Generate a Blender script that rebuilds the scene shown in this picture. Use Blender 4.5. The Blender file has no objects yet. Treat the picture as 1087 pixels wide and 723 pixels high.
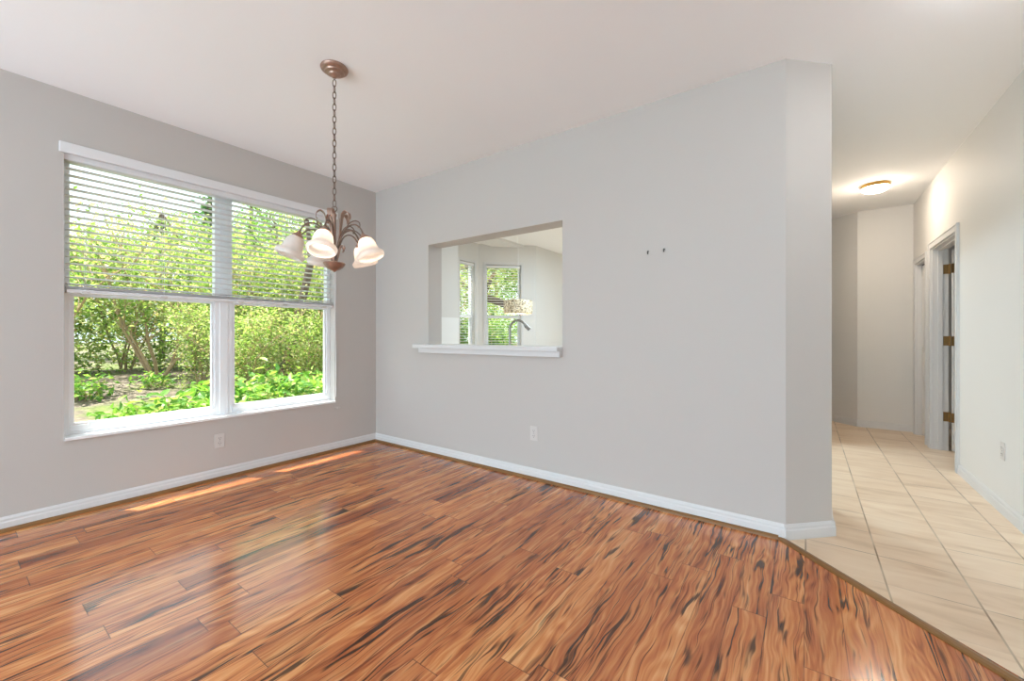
import bpy, math, random
from mathutils import Vector, Matrix
sc = bpy.context.scene
COL = sc.collection
PI = math.pi

# ------------------------------------------------------------------ camera, world, sun, exposure
cd = bpy.data.cameras.new('camera'); cam = bpy.data.objects.new('camera', cd); COL.objects.link(cam)
cam.location = (0, 0, 1.163)
cam.rotation_euler = (PI/2, 0, math.radians(35.65))
cd.sensor_fit = 'HORIZONTAL'; cd.sensor_width = 36.0
cd.lens = 435.7/1087*36.0
cd.shift_y = (356.0-361.5)/1087
cd.clip_start = 0.02
sc.camera = cam
sc.view_settings.view_transform = 'Standard'; sc.view_settings.look = 'None'
sc.view_settings.gamma = 1.0; sc.view_settings.use_curve_mapping = False
sc.view_settings.exposure = 0.07
sc.cycles.use_denoising = True
sc.cycles.max_bounces = 14; sc.cycles.diffuse_bounces = 8; sc.cycles.glossy_bounces = 4
sc.cycles.transparent_max_bounces = 24; sc.cycles.transmission_bounces = 6
sc.cycles.sample_clamp_indirect = 12.0
sc.cycles.blur_glossy = 0.0
SKY = 1.9
SUN = 16.0
FRONT = 6.0
SIDE = 60.0
CEIL_FILL = 285.0
KITCHEN = 90.0
HALL_FILL = 5.0
w = bpy.data.worlds.new('world'); sc.world = w; w.use_nodes = True
bg = w.node_tree.nodes['Background']
bg.inputs[0].default_value = (0.82, 0.92, 1.0, 1); bg.inputs[1].default_value = SKY
sd = bpy.data.lights.new('sun', 'SUN'); sun = bpy.data.objects.new('sun', sd); COL.objects.link(sun)
sd.energy = SUN; sd.angle = math.radians(0.6); sd.color = (1.0, 0.95, 0.86)
sun.rotation_euler = Vector((0.31, 0.2, -1.0)).to_track_quat('-Z', 'Y').to_euler()
sun.location = (-8, 0, 20)
def area(name, loc, direction, sx, sy, e, col=(1, 1, 1)):
    d = bpy.data.lights.new(name, 'AREA'); o = bpy.data.objects.new(name, d); COL.objects.link(o)
    d.shape = 'RECTANGLE'; d.size = sx; d.size_y = sy; d.energy = e; d.color = col
    o.location = loc; o.rotation_euler = Vector(direction).to_track_quat('-Z', 'Y').to_euler()
    return o
# added fill lights out of view: at the door openings and below the kitchen ceiling
area('fill_light_back', (-1.4, -4.40, 1.25), (0, 1, 0.05), 3.6, 2.2, FRONT, (0.66, 0.84, 1.0))
area('fill_light_ceiling', (-1.4, -4.36, 0.9), (0, 0.5, 1.0), 3.6, 1.2, CEIL_FILL, (0.58, 0.81, 1.0))  # added fill aimed upward to brighten the ceiling
area('fill_light_side', (-3.76, -2.6, 1.25), (0.8, 0.3, 0.9), 2.5, 2.1, SIDE, (0.66, 0.84, 1.0))  # added fill from the left, behind the camera
area('fill_light_kitchen', (-1.7, 5.3, 2.70), (0, 0, -1), 1.2, 1.2, KITCHEN, (0.68, 0.86, 1.0))  # added fill that brightens the kitchen, no fixture modelled

area('fill_light_hall', (-3.76, 7.95, 1.25), (1, -0.45, 0.1), 1.3, 2.0, HALL_FILL, (0.86, 0.95, 0.96))  # added fill aimed through the partition opening at the hall wall

# ------------------------------------------------------------------ materials
def lin(r, g, b):
    f = lambda c: (c/255/12.92) if c/255 <= 0.04045 else ((c/255+0.055)/1.055)**2.4
    return (f(r), f(g), f(b), 1)
def mat(name, col, rough=0.5, metal=0.0, spec=0.5, bump=0.0, bscale=60.0, var=0.0):
    m = bpy.data.materials.new(name); m.use_nodes = True
    nt = m.node_tree; b = nt.nodes['Principled BSDF']
    b.inputs['Base Color'].default_value = col if len(col) == 4 else (*col, 1)
    b.inputs['Roughness'].default_value = rough; b.inputs['Metallic'].default_value = metal
    b.inputs['Specular IOR Level'].default_value = spec
    if bump or var:
        tc = nt.nodes.new('ShaderNodeTexCoord'); n = nt.nodes.new('ShaderNodeTexNoise')
        n.inputs['Scale'].default_value = bscale; n.inputs['Detail'].default_value = 3
        nt.links.new(tc.outputs['Object'], n.inputs['Vector'])
        if bump:
            bm = nt.nodes.new('ShaderNodeBump'); bm.inputs['Strength'].default_value = bump; bm.inputs['Distance'].default_value = 0.003
            nt.links.new(n.outputs['Fac'], bm.inputs['Height']); nt.links.new(bm.outputs['Normal'], b.inputs['Normal'])
        if var:
            mx = nt.nodes.new('ShaderNodeMix'); mx.data_type = 'RGBA'
            c = b.inputs['Base Color'].default_value
            mx.inputs[6].default_value = tuple(x*(1-var) for x in c[:3])+(1,)
            mx.inputs[7].default_value = tuple(min(1, x*(1+var)) for x in c[:3])+(1,)
            nt.links.new(n.outputs['Fac'], mx.inputs[0]); nt.links.new(mx.outputs[2], b.inputs['Base Color'])
    return m

class NG:
    """small helper for wiring node graphs"""
    def __init__(s, nt): s.nt = nt
    def node(s, t, **kw):
        n = s.nt.nodes.new(t)
        for k, v in kw.items(): setattr(n, k, v)
        return n
    def put(s, sock, v):
        if isinstance(v, bpy.types.NodeSocket): s.nt.links.new(v, sock)
        else: sock.default_value = v
    def math(s, op, a, b=0.0, c=0.0):
        n = s.node('ShaderNodeMath', operation=op)
        s.put(n.inputs[0], a); s.put(n.inputs[1], b)
        if len(n.inputs) > 2: s.put(n.inputs[2], c)
        return n.outputs[0]
    def vec(s, x, y, z):
        n = s.node('ShaderNodeCombineXYZ'); s.put(n.inputs[0], x); s.put(n.inputs[1], y); s.put(n.inputs[2], z); return n.outputs[0]
    def noise(s, v, scale=1.0, detail=2.0, rough=0.5, dist=0.0):
        n = s.node('ShaderNodeTexNoise'); s.put(n.inputs['Vector'], v)
        n.inputs['Scale'].default_value = scale; n.inputs['Detail'].default_value = detail
        n.inputs['Roughness'].default_value = rough; n.inputs['Distortion'].default_value = dist
        return n.outputs['Fac']
    def step(s, v, a, b):
        n = s.node('ShaderNodeMapRange', interpolation_type='SMOOTHSTEP'); s.put(n.inputs[0], v)
        n.inputs[1].default_value = a; n.inputs[2].default_value = b; return n.outputs[0]
    def ramp(s, v, stops):
        n = s.node('ShaderNodeValToRGB'); s.put(n.inputs[0], v); e = n.color_ramp.elements
        while len(e) < len(stops): e.new(0.5)
        for el, (p, c) in zip(e, stops): el.position = p; el.color = (*c[:3], 1)
        return n.outputs[0]
    def mix(s, f, a, b, mode='MIX'):
        n = s.node('ShaderNodeMix', data_type='RGBA', blend_type=mode)
        s.put(n.inputs[0], f); s.put(n.inputs[6], a); s.put(n.inputs[7], b); return n.outputs[2]

def wood_floor_material():
    m = bpy.data.materials.new('wood_planks'); m.use_nodes = True; g = NG(m.node_tree)
    b = m.node_tree.nodes['Principled BSDF']
    tc = g.node('ShaderNodeTexCoord'); sp = g.node('ShaderNodeSeparateXYZ'); m.node_tree.links.new(tc.outputs['Object'], sp.inputs[0])
    x, y = sp.outputs[0], sp.outputs[1]
    W, L = 0.127, 1.22
    xr = g.math('DIVIDE', g.math('ADD', x, 10.04), W); row = g.math('FLOOR', xr); fx = g.math('FRACT', xr)
    wn = g.node('ShaderNodeTexWhiteNoise', noise_dimensions='1D'); g.put(wn.inputs['W'], row)
    yr = g.math('ADD', g.math('DIVIDE', g.math('ADD', y, 20.0), L), wn.outputs['Value']); idx = g.math('FLOOR', yr); fy = g.math('FRACT', yr)
    wp = g.node('ShaderNodeTexWhiteNoise', noise_dimensions='2D'); g.put(wp.inputs['Vector'], g.vec(row, idx, 0.0))
    pid = wp.outputs['Value']; spc = g.node('ShaderNodeSeparateColor'); g.put(spc.inputs[0], wp.outputs['Color'])
    p2, p3 = spc.outputs[1], spc.outputs[2]
    z = g.math('MULTIPLY', pid, 53.0)
    # wandering grain
    bend = g.math('SUBTRACT', g.noise(g.vec(g.math('MULTIPLY', x, 9.0), g.math('MULTIPLY', y, 2.6), z), 1.0, 2.0), 0.5)
    bend2 = g.math('SUBTRACT', g.noise(g.vec(g.math('MULTIPLY', x, 22.0), g.math('MULTIPLY', y, 9.0), z), 1.0, 1.0), 0.5)
    xd = g.math('ADD', g.math('ADD', x, g.math('MULTIPLY', bend, 0.075)), g.math('MULTIPLY', bend2, 0.011))
    fine = g.noise(g.vec(g.math('MULTIPLY', xd, 120.0), g.math('MULTIPLY', y, 2.6), z), 1.0, 6.0, 0.65)
    grain = g.noise(g.vec(g.math('MULTIPLY', xd, 24.0), g.math('MULTIPLY', y, 1.0), z), 1.0, 4.0, 0.55)
    fig = g.noise(g.vec(g.math('MULTIPLY', xd, 9.0), g.math('MULTIPLY', y, 1.3), g.math('ADD', z, 7.0)), 1.0, 1.0)
    ring = g.math('SINE', g.math('MULTIPLY', fig, 75.0))
    v = g.math('ADD', g.math('MULTIPLY', grain, 0.95), g.math('MULTIPLY', ring, 0.055))
    v = g.math('ADD', v, g.math('MULTIPLY', g.math('SUBTRACT', fine, 0.5), 0.62))
    col = g.ramp(v, [(0.22, lin(130, 66, 36)), (0.38, lin(182, 107, 61)), (0.52, lin(202, 130, 77)), (0.66, lin(218, 156, 101)), (0.80, lin(230, 182, 128))])
    # plank to plank colour
    tint = g.ramp(p2, [(0.0, (0.58, 0.44, 0.42)), (0.2, (0.86, 0.74, 0.68)), (0.55, (1.0, 0.95, 0.9)), (1.0, (1.14, 1.16, 1.14))])
    col = g.mix(1.0, col, tint, 'MULTIPLY')
    # brown-black mineral streaks and knots
    s1 = g.noise(g.vec(g.math('MULTIPLY', xd, 20.0), g.math('MULTIPLY', y, 0.75), g.math('ADD', z, 31.0)), 1.0, 2.5, 0.5)
    s1 = g.math('SUBTRACT', 1.0, g.math('ABSOLUTE', g.math('MULTIPLY', g.math('SUBTRACT', s1, 0.5), 2.0)))
    gate = g.noise(g.vec(g.math('MULTIPLY', x, 13.0), g.math('MULTIPLY', y, 2.4), g.math('ADD', z, 17.0)), 1.0, 2.0)
    thin = g.math('MULTIPLY', g.step(s1, 0.94, 0.98), g.step(gate, 0.47, 0.55))
    s2 = g.noise(g.vec(g.math('MULTIPLY', xd, 26.0), g.math('MULTIPLY', y, 2.6), g.math('ADD', z, 71.0)), 1.0, 2.0, 0.5)
    blot = g.step(s2, 0.68, 0.76)
    s3 = g.noise(g.vec(g.math('MULTIPLY', xd, 17.0), g.math('MULTIPLY', y, 1.2), g.math('ADD', z, 91.0)), 1.0, 3.0, 0.6)
    smoke = g.math('MULTIPLY', g.step(s3, 0.60, 0.76), 0.5)
    s4 = g.noise(g.vec(g.math('MULTIPLY', xd, 48.0), g.math('MULTIPLY', y, 1.25), g.math('ADD', z, 131.0)), 1.0, 2.0, 0.5)
    s4 = g.math('SUBTRACT', 1.0, g.math('ABSOLUTE', g.math('MULTIPLY', g.math('SUBTRACT', s4, 0.5), 2.0)))
    gate2 = g.noise(g.vec(g.math('MULTIPLY', x, 17.0), g.math('MULTIPLY', y, 1.7), g.math('ADD', z, 47.0)), 1.0, 2.0)
    thin = g.math('MAXIMUM', thin, g.math('MULTIPLY', g.math('MULTIPLY', g.step(s4, 0.92, 0.98), g.step(gate2, 0.5, 0.58)), 0.8))
    dark = g.math('MAXIMUM', thin, blot)
    col = g.mix(smoke, col, lin(96, 48, 32))
    col = g.mix(g.math('MULTIPLY', dark, 0.88), col, lin(30, 13, 8))
    # seams
    ex = g.math('MINIMUM', fx, g.math('SUBTRACT', 1.0, fx)); ey = g.math('MINIMUM', fy, g.math('SUBTRACT', 1.0, fy))
    seam = g.math('MAXIMUM', g.math('SUBTRACT', 1.0, g.step(ex, 0.004, 0.012)), g.math('SUBTRACT', 1.0, g.step(ey, 0.0008, 0.0018)))
    col = g.mix(g.math('MULTIPLY', seam, 0.7), col, lin(60, 34, 26))
    g.put(b.inputs['Base Color'], col)
    b.inputs['Roughness'].default_value = 0.2
    g.put(b.inputs['Roughness'], g.math('ADD', 0.13, g.math('MULTIPLY', fine, 0.06)))
    b.inputs['Specular IOR Level'].default_value = 0.75
    bp = g.node('ShaderNodeBump'); bp.inputs['Strength'].default_value = 0.25; bp.inputs['Distance'].default_value = 0.0006
    g.put(bp.inputs['Height'], g.math('SUBTRACT', g.math('MULTIPLY', fine, 0.25), seam)); g.put(b.inputs['Normal'], bp.outputs[0])
    return m

def tile_material():
    m = bpy.data.materials.new('cream_tile'); m.use_nodes = True; g = NG(m.node_tree)
    b = m.node_tree.nodes['Principled BSDF']
    tc = g.node('ShaderNodeTexCoord'); sp = g.node('ShaderNodeSeparateXYZ'); m.node_tree.links.new(tc.outputs['Object'], sp.inputs[0])
    x, y = sp.outputs[0], sp.outputs[1]
    T = 0.3075
    xr = g.math('DIVIDE', g.math('ADD', x, -0.304+20*T), T); yr = g.math('DIVIDE', g.math('ADD', y, -2.58+20*T), T)
    fx, fy = g.math('FRACT', xr), g.math('FRACT', yr)
    wp = g.node('ShaderNodeTexWhiteNoise', noise_dimensions='2D'); g.put(wp.inputs['Vector'], g.vec(g.math('FLOOR', xr), g.math('FLOOR', yr), 0.0))
    z = g.math('MULTIPLY', wp.outputs['Value'], 20.0)
    n = g.noise(g.vec(g.math('MULTIPLY', x, 2.2), g.math('MULTIPLY', y, 9.0), z), 1.0, 4.0, 0.55, 0.6)
    col = g.ramp(n, [(0.25, lin(206, 178, 146)), (0.45, lin(228, 204, 176)), (0.75, lin(240, 221, 196))])
    col = g.mix(1.0, col, g.ramp(wp.outputs['Value'], [(0.0, (0.93, 0.91, 0.89)), (1.0, (1.0, 1.0, 1.0))]), 'MULTIPLY')
    ex = g.math('MINIMUM', fx, g.math('SUBTRACT', 1.0, fx)); ey = g.math('MINIMUM', fy, g.math('SUBTRACT', 1.0, fy))
    gx = g.math('SUBTRACT', 1.0, g.step(ex, 0.008, 0.016)); gy = g.math('SUBTRACT', 1.0, g.step(ey, 0.005, 0.011))
    wear = g.noise(g.vec(g.math('MULTIPLY', x, 3.0), g.math('MULTIPLY', y, 3.0), 4.0), 1.0, 2.0)
    gcol = g.ramp(wear, [(0.35, lin(205, 186, 160)), (0.55, lin(150, 124, 96)), (0.72, lin(112, 90, 66))])
    gyv = g.math('MULTIPLY', gy, g.step(wear, 0.38, 0.62))
    grout = g.math('MAXIMUM', g.math('MULTIPLY', gx, 0.9), gyv)
    col = g.mix(grout, col, gcol)
    g.put(b.inputs['Base Color'], col)
    b.inputs['Roughness'].default_value = 0.32
    bp = g.node('ShaderNodeBump'); bp.inputs['Strength'].default_value = 0.4; bp.inputs['Distance'].default_value = 0.002
    g.put(bp.inputs['Height'], g.math('SUBTRACT', 1.0, grout)); g.put(b.inputs['Normal'], bp.outputs[0])
    return m

def glass_material():
    m = bpy.data.materials.new('window_glass'); m.use_nodes = True; g = NG(m.node_tree); nt = m.node_tree
    nt.nodes.remove(nt.nodes['Principled BSDF'])
    t = g.node('ShaderNodeBsdfTransparent'); t.inputs[0].default_value = (0.97, 0.99, 0.98, 1)
    gl = g.node('ShaderNodeBsdfGlossy'); gl.inputs['Roughness'].default_value = 0.02
    lw = g.node('ShaderNodeLayerWeight'); lw.inputs[0].default_value = 0.5
    fr = g.math('ADD', 0.02, g.math('MULTIPLY', g.math('POWER', lw.outputs['Facing'], 5.0), 0.8))
    mx = g.node('ShaderNodeMixShader'); nt.links.new(fr, mx.inputs[0]); nt.links.new(t.outputs[0], mx.inputs[1]); nt.links.new(gl.outputs[0], mx.inputs[2])
    nt.links.new(mx.outputs[0], nt.nodes['Material Output'].inputs[0]); return m

def leaf_material(name, stops, trans=0.45, rough=0.45):
    m = bpy.data.materials.new(name); m.use_nodes = True; g = NG(m.node_tree); nt = m.node_tree
    b = nt.nodes['Principled BSDF']; geo = g.node('ShaderNodeNewGeometry')
    col = g.ramp(geo.outputs['Random Per Island'], stops)
    g.put(b.inputs['Base Color'], col); b.inputs['Roughness'].default_value = rough; b.inputs['Specular IOR Level'].default_value = 0.3
    tr = g.node('ShaderNodeBsdfTranslucent'); g.put(tr.inputs[0], g.mix(1.0, col, (1.0, 1.0, 0.6, 1), 'MULTIPLY'))
    mx = g.node('ShaderNodeMixShader'); mx.inputs[0].default_value = trans
    nt.links.new(b.outputs[0], mx.inputs[1]); nt.links.new(tr.outputs[0], mx.inputs[2]); nt.links.new(mx.outputs[0], nt.nodes['Material Output'].inputs[0])
    return m

def shade_material(name, col, trans=0.6, rough=0.35):
    m = bpy.data.materials.new(name); m.use_nodes = True; g = NG(m.node_tree); nt = m.node_tree
    b = nt.nodes['Principled BSDF']; b.inputs['Roughness'].default_value = rough
    tc = g.node('ShaderNodeTexCoord'); n = g.noise(tc.outputs['Object'], 22.0, 4.0, 0.6, 1.2)
    c = g.mix(n, tuple(x*0.9 for x in col)+(1,), tuple(min(1, x*1.04) for x in col)+(1,))
    g.put(b.inputs['Base Color'], c)
    tr = g.node('ShaderNodeBsdfTranslucent'); g.put(tr.inputs[0], c)
    mx = g.node('ShaderNodeMixShader'); mx.inputs[0].default_value = trans
    nt.links.new(b.outputs[0], mx.inputs[1]); nt.links.new(tr.outputs[0], mx.inputs[2]); nt.links.new(mx.outputs[0], nt.nodes['Material Output'].inputs[0])
    return m

def emit(name, col, s):
    m = bpy.data.materials.new(name); m.use_nodes = True; b = m.node_tree.nodes['Principled BSDF']
    b.inputs['Base Color'].default_value = (*col, 1); b.inputs['Emission Color'].default_value = (*col, 1); b.inputs['Emission Strength'].default_value = s
    return m

def mosaic_material():
    m = bpy.data.materials.new('mosaic_shell'); m.use_nodes = True; g = NG(m.node_tree); b = m.node_tree.nodes['Principled BSDF']
    tc = g.node('ShaderNodeTexCoord'); v = g.node('ShaderNodeTexVoronoi'); v.inputs['Scale'].default_value = 55.0
    m.node_tree.links.new(tc.outputs['Object'], v.inputs['Vector'])
    s = g.node('ShaderNodeSeparateColor'); g.put(s.inputs[0], v.outputs['Color'])
    col = g.ramp(s.outputs[0], [(0.0, lin(112, 98, 80)), (0.3, lin(214, 196, 160)), (0.6, lin(250, 240, 214)), (1.0, lin(176, 150, 116))])
    g.put(b.inputs['Base Color'], col); g.put(b.inputs['Emission Color'], col); b.inputs['Emission Strength'].default_value = 0.12
    b.inputs['Roughness'].default_value = 0.25
    return m

def ground_material():
    m = bpy.data.materials.new('garden_soil'); m.use_nodes = True; g = NG(m.node_tree); b = m.node_tree.nodes['Principled BSDF']
    tc = g.node('ShaderNodeTexCoord'); big = g.noise(tc.outputs['Object'], 0.9, 3.0); sm = g.noise(tc.outputs['Object'], 14.0, 4.0, 0.7)
    soil = g.ramp(sm, [(0.3, lin(74, 64, 56)), (0.5, lin(106, 95, 84)), (0.72, lin(136, 123, 106))])
    grass = g.ramp(sm, [(0.3, lin(62, 72, 30)), (0.7, lin(110, 122, 62))])
    g.put(b.inputs['Base Color'], g.mix(g.step(big, 0.46, 0.6), soil, grass)); b.inputs['Roughness'].default_value = 0.9
    return m

M = dict(
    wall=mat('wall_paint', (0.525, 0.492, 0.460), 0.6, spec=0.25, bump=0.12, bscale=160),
    wall_lightened=mat('wall_paint_lightened', (0.70, 0.685, 0.66), 0.6, spec=0.25, bump=0.12, bscale=160),  # lighter copy of the wall paint; hall and kitchen brightness put into the colour
    splash=mat('splash_panel', (0.82, 0.82, 0.81), 0.35),
    ceil=mat('ceiling_paint', (0.88, 0.88, 0.88), 0.75, spec=0.2, bump=0.10, bscale=90),
    trim=mat('trim_paint', (0.66, 0.652, 0.645), 0.4),
    white=mat('white_vinyl', (0.82, 0.84, 0.86), 0.35),
    blind=mat('blind_vinyl', (0.74, 0.735, 0.74), 0.45),
    sill=mat('sill_marble', (0.86, 0.87, 0.88), 0.06, spec=1.0, var=0.03, bscale=8),
    shoe=mat('shoe_wood', lin(128, 88, 44), 0.4, var=0.15, bscale=30),
    door=mat('door_paint', (0.80, 0.785, 0.77), 0.4),
    brass=mat('aged_brass', lin(150, 118, 74), 0.4, metal=0.8),
    gold=mat('polished_brass', lin(212, 172, 98), 0.3, metal=0.9),
    bronze=mat('brushed_bronze', lin(158, 128, 112), 0.36, metal=0.55, var=0.25, bscale=40),
    iron=mat('dark_bronze', lin(122, 102, 90), 0.38, metal=0.55),
    steel=mat('brushed_nickel', lin(150, 148, 142), 0.3, metal=0.9),
    black=mat('dark_plastic', (0.02, 0.02, 0.02), 0.5),
    plate=mat('plate_plastic', (0.60, 0.57, 0.54), 0.4),
    slot=mat('slot_dark', (0.10, 0.09, 0.085), 0.6),
    cord=mat('cord_white', (0.78, 0.78, 0.78), 0.7),
    bark=mat('bark', lin(170, 146, 116), 0.9, bump=0.6, bscale=40, var=0.3),
    darkbark=mat('dark_bark', lin(92, 76, 66), 0.9, bump=0.6, bscale=40, var=0.3),
    counter=mat('counter_stone', (0.55, 0.52, 0.48), 0.3, var=0.2, bscale=60),
    cab=mat('cabinet_white', (0.80, 0.80, 0.79), 0.4),
    stucco=mat('soffit_paint', (0.8, 0.78, 0.75), 0.8),
    wood=wood_floor_material(), tile=tile_material(), glass=glass_material(), ground=ground_material(), mosaic=mosaic_material(),
    shade=shade_material('alabaster_glass', (0.95, 0.91, 0.87), 0.55),
    dome=emit('lit_opal_glass', (1.0, 0.86, 0.70), 78.0),
    dome_fill=emit('fill_lamp_glass', (0.95, 0.97, 1.0), 28.0),  # glowing glass of the added entry fixture
    bulb=emit('lit_bulb', (1.0, 0.86, 0.70), 110.0),
    bulb_off=mat('unlit_bulb', (0.8, 0.8, 0.78), 0.3),
    leaf=leaf_material('leaf_yellow_green', [(0.0, lin(94, 134, 60)), (0.35, lin(142, 174, 88)), (0.7, lin(184, 204, 128)), (0.92, lin(224, 224, 184)), (1.0, lin(206, 172, 140))], 0.55),
    fresh=leaf_material('leaf_fresh_green', [(0.0, lin(70, 126, 52)), (0.5, lin(124, 172, 74)), (0.9, lin(176, 206, 108)), (1.0, lin(218, 206, 164))]),
    deep=leaf_material('leaf_deep_green', [(0.0, lin(40, 92, 42)), (0.6, lin(74, 134, 58)), (1.0, lin(124, 170, 88))]),
    tan=leaf_material('leaf_litter', [(0.0, lin(120, 98, 70)), (0.5, lin(168, 148, 116)), (1.0, lin(206, 190, 160))], 0.2),
)

# ------------------------------------------------------------------ mesh helpers
class MB:
    def __init__(s): s.v = []; s.f = []
    def add(s, vs, fs):
        n = len(s.v); s.v += [tuple(p) for p in vs]; s.f += [tuple(i+n for i in f) for f in fs]; return s
    def box(s, x0, x1, y0, y1, z0, z1):
        return s.add([(x0, y0, z0), (x1, y0, z0), (x1, y1, z0), (x0, y1, z0), (x0, y0, z1), (x1, y0, z1), (x1, y1, z1), (x0, y1, z1)],
                     [(0, 3, 2, 1), (4, 5, 6, 7), (0, 1, 5, 4), (1, 2, 6, 5), (2, 3, 7, 6), (3, 0, 4, 7)])
    def prism(s, poly, z0, z1):
        n = len(poly)
        a = sum(poly[i][0]*poly[(i+1) % n][1]-poly[(i+1) % n][0]*poly[i][1] for i in range(n))
        if a < 0: poly = poly[::-1]
        return s.add([(x, y, z0) for x, y in poly]+[(x, y, z1) for x, y in poly],
                     [tuple(range(n))[::-1], tuple(range(n, 2*n))]+[(i, (i+1) % n, (i+1) % n+n, i+n) for i in range(n)])
    def sweep(s, prof, p, q, nrm):
        """profile of (out, up) swept along the straight floor line p-q, out along nrm (2D)"""
        nx, ny = nrm; n = len(prof)
        vs = [(pt[0]+nx*o, pt[1]+ny*o, u) for pt in (p, q) for o, u in prof]
        return s.add(vs, [tuple(range(n))[::-1], tuple(range(n, 2*n))]+[(i, (i+1) % n, (i+1) % n+n, i+n) for i in range(n)])
    def tube(s, pts, rad, n=8, cap=True):
        pts = [Vector(p) for p in pts]; k = len(pts)
        if not hasattr(rad, '__len__'): rad = [rad]*k
        base = len(s.v); up = None
        for i, p in enumerate(pts):
            t = (pts[min(i+1, k-1)]-pts[max(i-1, 0)]).normalized()
            if up is None:
                up = Vector((0, 0, 1)) if abs(t.z) < 0.9 else Vector((1, 0, 0))
            a = (up-t*up.dot(t)).normalized(); up = a; b = t.cross(a)
            for j in range(n):
                ph = 2*PI*j/n; s.v.append(tuple(p+(a*math.cos(ph)+b*math.sin(ph))*rad[i]))
        for i in range(k-1):
            for j in range(n):
                s.f.append((base+i*n+j, base+i*n+(j+1) % n, base+(i+1)*n+(j+1) % n, base+(i+1)*n+j))
        if cap:
            s.f.append(tuple(base+j for j in range(n))[::-1]); s.f.append(tuple(base+(k-1)*n+j for j in range(n)))
        return s
    def ring(s, c, R, r, ax=(0, 0, 1), sx=1.0, sy=1.0, u=(1, 0, 0), n=18, m=6):
        """torus (stretched sx, sy) around axis ax"""
        ax = Vector(ax).normalized(); u = Vector(u); u = (u-ax*u.dot(ax)).normalized(); vv = ax.cross(u); c = Vector(c); base = len(s.v)
        for i in range(n):
            a = 2*PI*i/n; rd = u*math.cos(a)*sx+vv*math.sin(a)*sy; nd = (u*math.cos(a)/sx+vv*math.sin(a)/sy).normalized(); ctr = c+rd*R
            for j in range(m):
                b = 2*PI*j/m; s.v.append(tuple(ctr+nd*math.cos(b)*r+ax*math.sin(b)*r))
        for i in range(n):
            for j in range(m):
                s.f.append((base+i*m+j, base+((i+1) % n)*m+j, base+((i+1) % n)*m+(j+1) % m, base+i*m+(j+1) % m))
        return s
    def lathe(s, prof, n=28, mtx=None):
        base = len(s.v); mtx = mtx or Matrix()
        for r, z in prof:
            for j in range(n):
                a = 2*PI*j/n; s.v.append(tuple(mtx @ Vector((r*math.cos(a), r*math.sin(a), z))))
        for i in range(len(prof)-1):
            for j in range(n):
                s.f.append((base+i*n+j, base+i*n+(j+1) % n, base+(i+1)*n+(j+1) % n, base+(i+1)*n+j))
        return s
    def ribbon(s, pts, width, side, thick=0.002):
        """flat strap along pts, its width along the fixed direction side"""
        pts = [Vector(p) for p in pts]; side = Vector(side).normalized(); k = len(pts); base = len(s.v)
        if not hasattr(width, '__len__'): width = [width]*k
        for i, p in enumerate(pts):
            t = (pts[min(i+1, k-1)]-pts[max(i-1, 0)]).normalized(); nn = t.cross(side).normalized()
            for a, b in ((-1, -1), (1, -1), (1, 1), (-1, 1)): s.v.append(tuple(p+side*a*width[i]/2+nn*b*thick/2))
        for i in range(k-1):
            for j in range(4): s.f.append((base+i*4+j, base+i*4+(j+1) % 4, base+(i+1)*4+(j+1) % 4, base+(i+1)*4+j))
        s.f.append((base+3, base+2, base+1, base)); e = base+(k-1)*4; s.f.append((e, e+1, e+2, e+3)); return s
    def xf(s, mtx): s.v = [tuple(mtx @ Vector(p)) for p in s.v]; return s
    def build(s, name, m, parent=None, smooth=False, bevel=0.0, loc=None):
        me = bpy.data.meshes.new(name); me.from_pydata(s.v, [], s.f); me.update(); me.materials.append(m)
        if smooth:
            me.polygons.foreach_set('use_smooth', [True]*len(me.polygons))
            me.set_sharp_from_angle(angle=math.radians(40))
        o = bpy.data.objects.new(name, me); COL.objects.link(o)
        if parent: o.parent = parent
        if loc: o.location = loc
        if bevel:
            b = o.modifiers.new('bevel', 'BEVEL'); b.width = bevel; b.segments = 2; b.limit_method = 'ANGLE'
        return o
def tag(o, label=None, cat=None, group=None, kind=None):
    if label: o['label'] = label
    if cat: o['category'] = cat
    if group: o['group'] = group
    if kind: o['kind'] = kind
    return o
def empty(name, loc=(0, 0, 0), rz=0.0, **kw):
    o = bpy.data.objects.new(name, None); COL.objects.link(o); o.location = loc; o.rotation_euler = (0, 0, rz); o.empty_display_size = 0.1
    return tag(o, **kw)
def kids(o): return [c for c in bpy.data.objects if c.parent == o]
def copy_tree(o, parent=None):
    c = o.copy(); COL.objects.link(c); c.parent = parent
    for ch in kids(o): copy_tree(ch, c)
    return c
def struct(o, label, cat): return tag(o, label, cat, kind='structure')

# ------------------------------------------------------------------ the shell of the house
CZ = 2.74
XL, YB, XR = -3.87, 2.81, 1.045            # window wall, kitchen wall, hall wall
def wall(name, p, q, thick, side, label, holes=(), z0=0.0, z1=CZ, m=None):
    """wall whose room face runs p-q; body lies on `side` (+1 left of p->q); holes in (s0,s1,z0,z1)"""
    p, q = Vector((*p, 0)), Vector((*q, 0)); L = (q-p).length; mb = MB(); a, b = (0, thick) if side > 0 else (-thick, 0)
    cuts = sorted(holes); s = 0.0
    for h in cuts:
        if h[0] > s: mb.box(s, h[0], a, b, z0, z1)
        if h[2] > z0: mb.box(h[0], h[1], a, b, z0, h[2])
        if h[3] < z1: mb.box(h[0], h[1], a, b, h[3], z1)
        s = h[1]
    if s < L: mb.box(s, L, a, b, z0, z1)
    d = (q-p)/L; mtx = Matrix(((d.x, -d.y, 0, p.x), (d.y, d.x, 0, p.y), (0, 0, 1, 0), (0, 0, 0, 1)))
    return struct(mb.xf(mtx).build(name, m or M['wall']), label, 'wall')

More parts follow.
